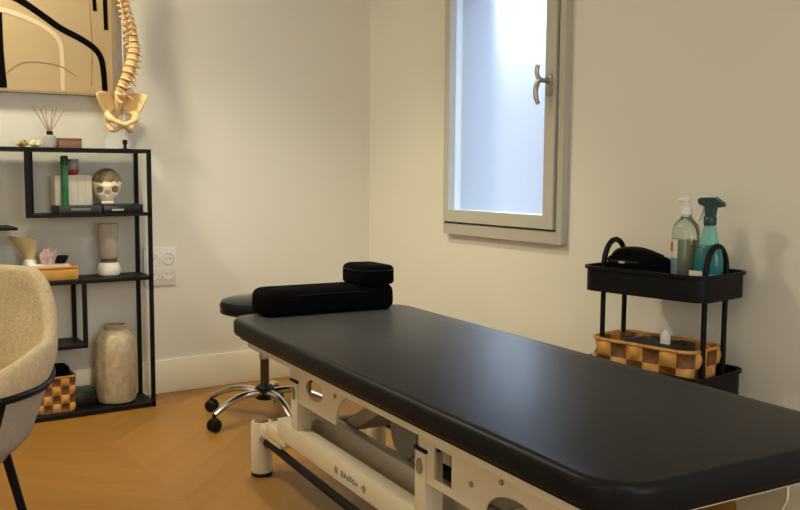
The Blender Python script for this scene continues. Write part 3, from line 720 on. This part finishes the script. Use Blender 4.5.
# painting
PXr, PZb = -1.345, 1.378; PXl, PZt = -2.25, 2.25; PY = -.04
pa = thing('abstract_painting', 'large framed beige abstract painting with bold black curves', 'painting', ((PXl+PXr)/2, 0, PZb))
ox, oz = (PXl+PXr)/2, PZb
def ploc(bm):
    for v in bm.verts: v.co.x -= ox; v.co.z -= oz
    return bm
bm = B(); prism(bm, [(PXl, PZb), (PXr, PZb), (PXr, PZt), (PXl, PZt)], PY, 0, holes=[[(PXl+.018, PZb+.010), (PXr-.018, PZb+.010), (PXr-.018, PZt-.018), (PXl+.018, PZt-.018)]], axis='y'); obj('frame', ploc(bm), 'pframe', pa, smooth=False)
bm = B(); bx(bm, PXl+.017, PXr-.017, -.032, -.004, PZb+.009, PZt-.017); cv = obj('canvas', ploc(bm), 'canvas', pa, smooth=False)
def stroke(pts, ws, name, m, y=-.0325, par=None):
    P = smoothpath([(a, 0, b) for a, b in pts], 8); bm = B(); L_ = []; R_ = []
    k = len(P)-1
    for i, p in enumerate(P):
        t = (P[min(i+1, k)]-P[max(i-1, 0)]).normalized(); nn = Vector((-t.z, 0, t.x)); w = ws[0]+(ws[1]-ws[0])*i/k
        L_.append((p+nn*w/2)); R_.append((p-nn*w/2))
    fr = [[bm.verts.new((q.x, yy, q.z)) for q in (L_+R_[::-1])] for yy in (y-.001, y+.0005)]
    n_ = len(fr[0]); h_ = len(L_)
    for i in range(h_-1):
        for f in fr: bm.faces.new((f[i], f[i+1], f[n_-2-i], f[n_-1-i]))
    for i in range(n_): bm.faces.new((fr[0][i], fr[0][(i+1) % n_], fr[1][(i+1) % n_], fr[1][i]))
    return obj(name, ploc(bm), m, cv, smooth=False)
stroke([(-1.93, 1.86), (-1.84, 1.80), (-1.738, 1.757), (-1.66, 1.71), (-1.581, 1.659), (-1.50, 1.622), (-1.44, 1.585), (-1.412, 1.545), (-1.402, 1.49), (-1.397, 1.402)], (.030, .024), 'black_curve', 'ink')
stroke([(-1.838, 1.70), (-1.836, 1.55), (-1.826, 1.392)], (.055, .052), 'black_bar', 'ink')
stroke([(-1.435, 1.95), (-1.437, 1.85), (-1.432, 1.745)], (.018, .016), 'black_dash', 'ink')
stroke([(-1.384, 2.05), (-1.388, 1.85), (-1.386, 1.668)], (.020, .018), 'black_dash', 'ink')
stroke([(-2.0, 1.66), (-1.9, 1.705), (-1.817, 1.713), (-1.721, 1.690), (-1.64, 1.655), (-1.590, 1.61), (-1.577, 1.55), (-1.576, 1.394)], (.020, .018), 'ivory_arch', 'ivory')
stroke([(-1.80, 1.455), (-1.76, 1.49), (-1.71, 1.507), (-1.64, 1.506), (-1.58, 1.495), (-1.52, 1.46)], (.004, .004), 'tan_line', 'tanline')
stroke([(-1.455, 1.42), (-1.45, 1.62), (-1.455, 1.79)], (.003, .003), 'tan_line', 'tanline')

# spine model on a rod stand
SYP = -.105
sm = thing('spine_model', 'ivory anatomical spine and pelvis model before painting edge', 'anatomical model', (-1.325, SYP+.035, Z1))
off = Vector((-1.325, SYP+.035, Z1))
path = smoothpath([(a-.014, b, c) for a, b, c in [(-1.345, SYP, 1.37), (-1.330, SYP-.015, 1.42), (-1.308, SYP-.02, 1.475), (-1.283, SYP-.01, 1.545), (-1.270, SYP+.005, 1.60), (-1.276, SYP+.012, 1.67), (-1.296, SYP+.008, 1.74), (-1.318, SYP, 1.81), (-1.335, SYP-.01, 1.90), (-1.330, SYP-.015, 1.98), (-1.325, SYP-.01, 2.06)]], 8)
cum = [0]
for a, b in zip(path, path[1:]): cum.append(cum[-1]+(b-a).length)
def at(s):
    for i in range(len(path)-1):
        if cum[i+1] >= s: t = (s-cum[i])/(cum[i+1]-cum[i]); return path[i].lerp(path[i+1], t), (path[i+1]-path[i]).normalized()
    return path[-1], (path[-1]-path[-2]).normalized()
s = .012; k = 0
while s < cum[-1]-.01 and k < 24:
    fr = k/24; hgt = .030-.015*fr; w = .031-.014*fr
    c, t = at(s+hgt/2)
    q = Matrix.Translation(c-off) @ t.to_track_quat('Z', 'Y').to_matrix().to_4x4() @ Matrix.Rotation(math.radians(200), 4, 'Z')
    bm = B(); lathe(bm, [(w*.9, -hgt*.42), (w, -hgt*.34), (w*.84, 0), (w, hgt*.34), (w*.9, hgt*.42)], n=18, sy=.8, mtx=q)
    for sg in (-1, 1): tube(bm, [q @ Vector((sg*w*.5, w*.6, 0)), q @ Vector((sg*w*1.2, w*.95, .002))], [.005, .004], 6)
    tube(bm, [q @ Vector((0, w*.5, 0)), q @ Vector((0, w*1.5, -hgt*.25)), q @ Vector((0, w*1.85, -hgt*.5))], [.006, .005, .004], 6)
    tube(bm, [q @ Vector((w*.7, w*.5, 0)), q @ Vector((0, w*1.1, 0)), q @ Vector((-w*.7, w*.5, 0))], .005, 6)
    obj('vertebra', bm, 'bone', sm)
    c2_, t2 = at(s+hgt); q2 = Matrix.Translation(c2_-off) @ t2.to_track_quat('Z', 'Y').to_matrix().to_4x4()
    bm = B(); lathe(bm, [(w*.8, -hgt*.10), (w*.88, 0), (w*.8, hgt*.10)], n=18, sy=.85, mtx=q2); obj('disc', bm, 'disc', sm)
    s += hgt*1.12; k += 1
# pelvis
pc = Vector((-1.352, SYP, 1.31)) - off
def wing(sg):
    bm = B(); nu, nv = 12, 8; G = []
    for i in range(nu+1):
        row = []
        for j in range(nv+1):
            u = i/nu; v = j/nv
            lo = Vector((.018+.046*u, .040-.055*u, .012-.034*u)); hi = Vector((.020+.096*u, .048-.085*u, .060+.026*math.sin(PI*u*.85)))
            q = lo.lerp(hi, v); q.y += .012*math.sin(PI*v)*math.sin(PI*u); q.z -= .018*v*(1-v)*u*4*.5
            row.append(bm.verts.new(pc + Vector((sg*q.x, q.y, q.z))))
        G.append(row)
    for i in range(nu):
        for j in range(nv): bm.faces.new((G[i][j], G[i+1][j], G[i+1][j+1], G[i][j+1]))
    o = obj('hip_wing', bm, 'bone', sm, angle=180)
    md = o.modifiers.new('Solidify', 'SOLIDIFY'); md.thickness = .012; md.offset = 0
    o.modifiers.new('Subdivision', 'SUBSURF').render_levels = 1
    return o
for sg in (-1, 1):
    wing(sg)
    bm = B()
    tube(bm, smoothpath([pc+Vector((sg*.040, .03, .0)), pc+Vector((sg*.062, -.012, -.012)), pc+Vector((sg*.052, -.036, -.036)), pc+Vector((sg*.022, -.052, -.052)), pc+Vector((0, -.055, -.062))], 5), [.013]*6+[.015]*6+[.011]*9, 10)
    tube(bm, smoothpath([pc+Vector((sg*.060, -.008, -.015)), pc+Vector((sg*.056, .008, -.05)), pc+Vector((sg*.044, -.004, -.078)), pc+Vector((sg*.024, -.030, -.078)), pc+Vector((0, -.052, -.064))], 5), [.012]*8+[.013]*6+[.009]*7, 10)
    obj('pubic_bone', bm, 'bone', sm)
bm = B()
sp_ = smoothpath([pc+Vector((0, .012, .065)), pc+Vector((0, .030, .045)), pc+Vector((0, .052, .01)), pc+Vector((0, .052, -.03)), pc+Vector((0, .030, -.055))], 5)
tube(bm, sp_, [.042-.034*i/(len(sp_)-1) for i in range(len(sp_))], 14, flat=.45)
# widen across x
obj('sacrum', bm, 'bone', sm)
bm = B(); tube(bm, [(-1.325-off.x, .0, 0), (-1.325-off.x, .0, .95)], .003, 10); obj('stand_rod', bm, 'plate', sm)
bm = B(); lathe(bm, [(.008, .022), (.011, .026), (.011, .040), (.008, .044)], (-1.325-off.x, 0, 0), n=16); lathe(bm, [(.03, 0), (.03, .004), (.008, .006), (.006, .022)], (-1.325-off.x, 0, 0), n=24); obj('stand_collar', bm, 'blackp', sm)
bm = B(); tube(bm, smoothpath([(-1.250-off.x, -.005, 1.372-off.z), (-1.262-off.x, -.01, 1.376-off.z), (-1.29-off.x, -.02, 1.36-off.z)], 4), .004, 8); obj('nerve_peg', bm, 'dark', sm)

# ------------------------------------------------------------------ tub chair at the left
CH = Vector((-2.322, -1.745, 0)); CR = math.radians(CHROT) if 'CHROT' in globals() else math.radians(238)
ch = thing('tub_chair', 'cream boucle tub chair with black tubular metal frame', 'chair', CH, CR)
# local: back of the chair at -x... seat opens towards +x ; phi = 0 at the back
NB = 48
def rimh(phi):  # phi in degrees from the back centre
    a = abs(phi)
    def sm_(x): x = max(0, min(1, x)); return x*x*(3-2*x)
    return .788 - .155*sm_((a-38)/50) - .05*sm_((a-88)/50)
def shell_pt(phi, v, inset=0.0):
    top = rimh(phi); zb = .355; z = zb + (top-zb)*v
    rx = .208 + .094*min(1, v*1.15)**.85 - inset; ry = .218 + .094*min(1, v*1.15)**.85 - inset
    if v < .25:
        k = (1-v/.25); rx -= .05*k*k; ry -= .05*k*k
    a = math.radians(phi)
    back = .03*max(0, v-.45)*math.cos(a)
    return Vector((-(rx+back)*math.cos(a), ry*math.sin(a), z))
bm = B(); G = []; PH = 138
for i in range(NB+1):
    phi = -PH + 2*PH*i/NB; row = []
    vs_ = [k/14 for k in range(15)]
    for v in vs_: row.append(bm.verts.new(shell_pt(phi, v)))
    tp = shell_pt(phi, 1); inn = shell_pt(phi, 1, .034)
    row.append(bm.verts.new((tp*.75+inn*.25)+Vector((0, 0, .012)))); row.append(bm.verts.new((tp*.25+inn*.75)+Vector((0, 0, .012))))
    for v in reversed(vs_[4:]): row.append(bm.verts.new(shell_pt(phi, v, .034)))
    G.append(row)
for a, b in zip(G, G[1:]):
    for j in range(len(a)-1): bm.faces.new((a[j], b[j], b[j+1], a[j+1]))
bm.faces.new(G[0]); bm.faces.new(G[-1][::-1])
shell = obj('shell', bm, 'boucle', ch, angle=180)
shell.data.materials.append(M_['linen'])
npf = (len(G[0])-1)
for k, f in enumerate(shell.data.polygons):
    c = f.center; nrm = f.normal
    if nrm.x*c.x + nrm.y*c.y > 0 and c.z < rimh(math.degrees(math.atan2(c.y, -c.x))) - .075: f.material_index = 1
# bottom pan of the shell
bm = B(); lathe(bm, [(0, .330), (.12, .333), (.172, .348), (.192, .375), (0, .385)], n=40, sy=1.05); obj('seat_pan', bm, 'linen', ch)
bm = B(); slab(bm, -.19, .215, -.19, .19, .38, .475, .11, .035); obj('seat_cushion', bm, 'boucle', ch)
# frame tubes
def hug(phi, z, out_=.002):
    top = rimh(phi); v = (z-.355)/(top-.355); p = shell_pt(phi, max(0, min(1, v))); d = Vector((p.x, p.y, 0)).normalized(); return p + d*out_
bm = B(); tube(bm, smoothpath([hug(p_, .545+.06*max(0, math.cos(math.radians(p_)))) for p_ in range(-136, 137, 12)], 3), .0095, 10); obj('rail', bm, 'black', ch)
for sgn in (-1, 1):
    for ph, fx in ((62, -.20), (122, .20)):
        top_z = .545+.06*max(0, math.cos(math.radians(ph)))
        pts = [hug(sgn*ph, top_z), hug(sgn*ph, .46), hug(sgn*ph, .42), hug(sgn*ph, .385), hug(sgn*ph, .36, .004)]
        e = pts[-1]; e2 = Vector((e.x*.88, e.y*.88, .340)); pts.append(e2)
        bm = B(); tube(bm, smoothpath(pts, 5), .0095, 10)
        tube(bm, [e2, Vector((0, 0, .328))], .0095, 10)
        lp = Vector((e.x*1.03, e.y*1.03, .352)); ft = Vector((e.x*1.48, e.y*1.48, .0))
        tube(bm, [lp, lp.lerp(ft, .5), ft+Vector((0, 0, .004))], [.0115, .0105, .009], 10)
        lg = obj('leg', bm, 'black', ch)
        bm = B(); lathe(bm, [(.011, 0), (.012, .002), (.012, .012), (.010, .014)], (ft.x, ft.y, 0), n=14); obj('foot_glide', bm, 'blackp', lg)

# ------------------------------------------------------------------ light
def area(name, loc, rot, sx, sy, power, col):
    d = bpy.data.lights.new(name, 'AREA'); d.shape = 'RECTANGLE'; d.size = sx; d.size_y = sy; d.energy = power; d.color = col
    o = bpy.data.objects.new(name, d); COL.objects.link(o); o.location = loc; o.rotation_euler = rot; return o
WARM = (1.0, .92, .68)
def spot(name, loc, target, power, col, cone=95, blend=.9, r=.06):
    d = bpy.data.lights.new(name, 'SPOT'); d.energy = power; d.color = col; d.spot_size = math.radians(cone); d.spot_blend = blend; d.shadow_soft_size = r
    o = bpy.data.objects.new(name, d); COL.objects.link(o); o.location = loc
    o.rotation_euler = (Vector(target)-Vector(loc)).to_track_quat('-Z', 'Y').to_euler(); return o
area('ceiling_lamp', (-2.36, -.62, 2.52), (math.radians(8), 0, 0), .22, .22, 38, WARM)
spot('ceiling_spot', (-1.45, -1.25, 2.56), (-.75, -.75, 0), 106, WARM, cone=80)
area('ceiling_lamp', (-2.2, -4.4, 2.55), (0, 0, 0), .6, .6, 14, WARM)
area('fill_light', (-4.25, -3.4, 1.35), (0, math.radians(-90), 0), 1.3, 1.4, 12, (1, .94, .80))  # soft fill added to lift the right wall, no window here
area('fill_light', (-1.6, -6.25, 1.5), (math.radians(90), 0, 0), 1.4, 1.3, 42, (.90, .95, 1.0))  # cool fill added behind the camera for the back wall, no window here
w = bpy.data.worlds.new('World'); S.world = w; w.use_nodes = True
wn = w.node_tree.nodes; wk = w.node_tree.links; bg = wn['Background']
tc = wn.new('ShaderNodeTexCoord'); sx = wn.new('ShaderNodeSeparateXYZ'); wk.new(tc.outputs['Generated'], sx.inputs[0])
cr = wn.new('ShaderNodeValToRGB'); wk.new(sx.outputs[2], cr.inputs[0])
e = cr.color_ramp.elements; e[0].position = 0.0; e[0].color = (.036, .039, .046, 1); e[1].position = .75; e[1].color = (.62, .77, 1.0, 1)
q = cr.color_ramp.elements.new(.12); q.color = (.044, .047, .056, 1); q = cr.color_ramp.elements.new(.32); q.color = (.62, .77, 1.0, 1)
wk.new(cr.outputs[0], bg.inputs[0]); bg.inputs[1].default_value = 11.0

# ------------------------------------------------------------------ camera
cam = bpy.data.cameras.new('camera'); co = bpy.data.objects.new('camera', cam); COL.objects.link(co)
F, HY = 890.0, 172.5
pitch = math.atan((255-HY)/F); yaw = math.atan2(595, math.hypot(F, 255-HY)); roll = .006
fw = Vector((math.sin(yaw)*math.cos(pitch), math.cos(yaw)*math.cos(pitch), -math.sin(pitch)))
r0 = Vector((math.cos(yaw), -math.sin(yaw), 0)); u0 = r0.cross(fw)
Rv = r0*math.cos(roll)+u0*math.sin(roll); Uv = u0*math.cos(roll)-r0*math.sin(roll)
mw = Matrix((Rv, Uv, -fw)).transposed().to_4x4(); mw.translation = (-2.518, -4.083, 1.05)
co.matrix_world = mw
cam.sensor_width = 36; cam.lens = F/800*36; cam.clip_start = .05
S.camera = co
S.view_settings.view_transform = 'Standard'; S.view_settings.look = 'None'; S.view_settings.gamma = 1; S.view_settings.use_curve_mapping = False
S.view_settings.exposure = 0.0
try:
    S.cycles.use_denoising = True; S.cycles.denoiser = 'OPENIMAGEDENOISE'; S.cycles.max_bounces = 10; S.cycles.diffuse_bounces = 6
    S.cycles.sample_clamp_indirect = 4
except Exception: pass
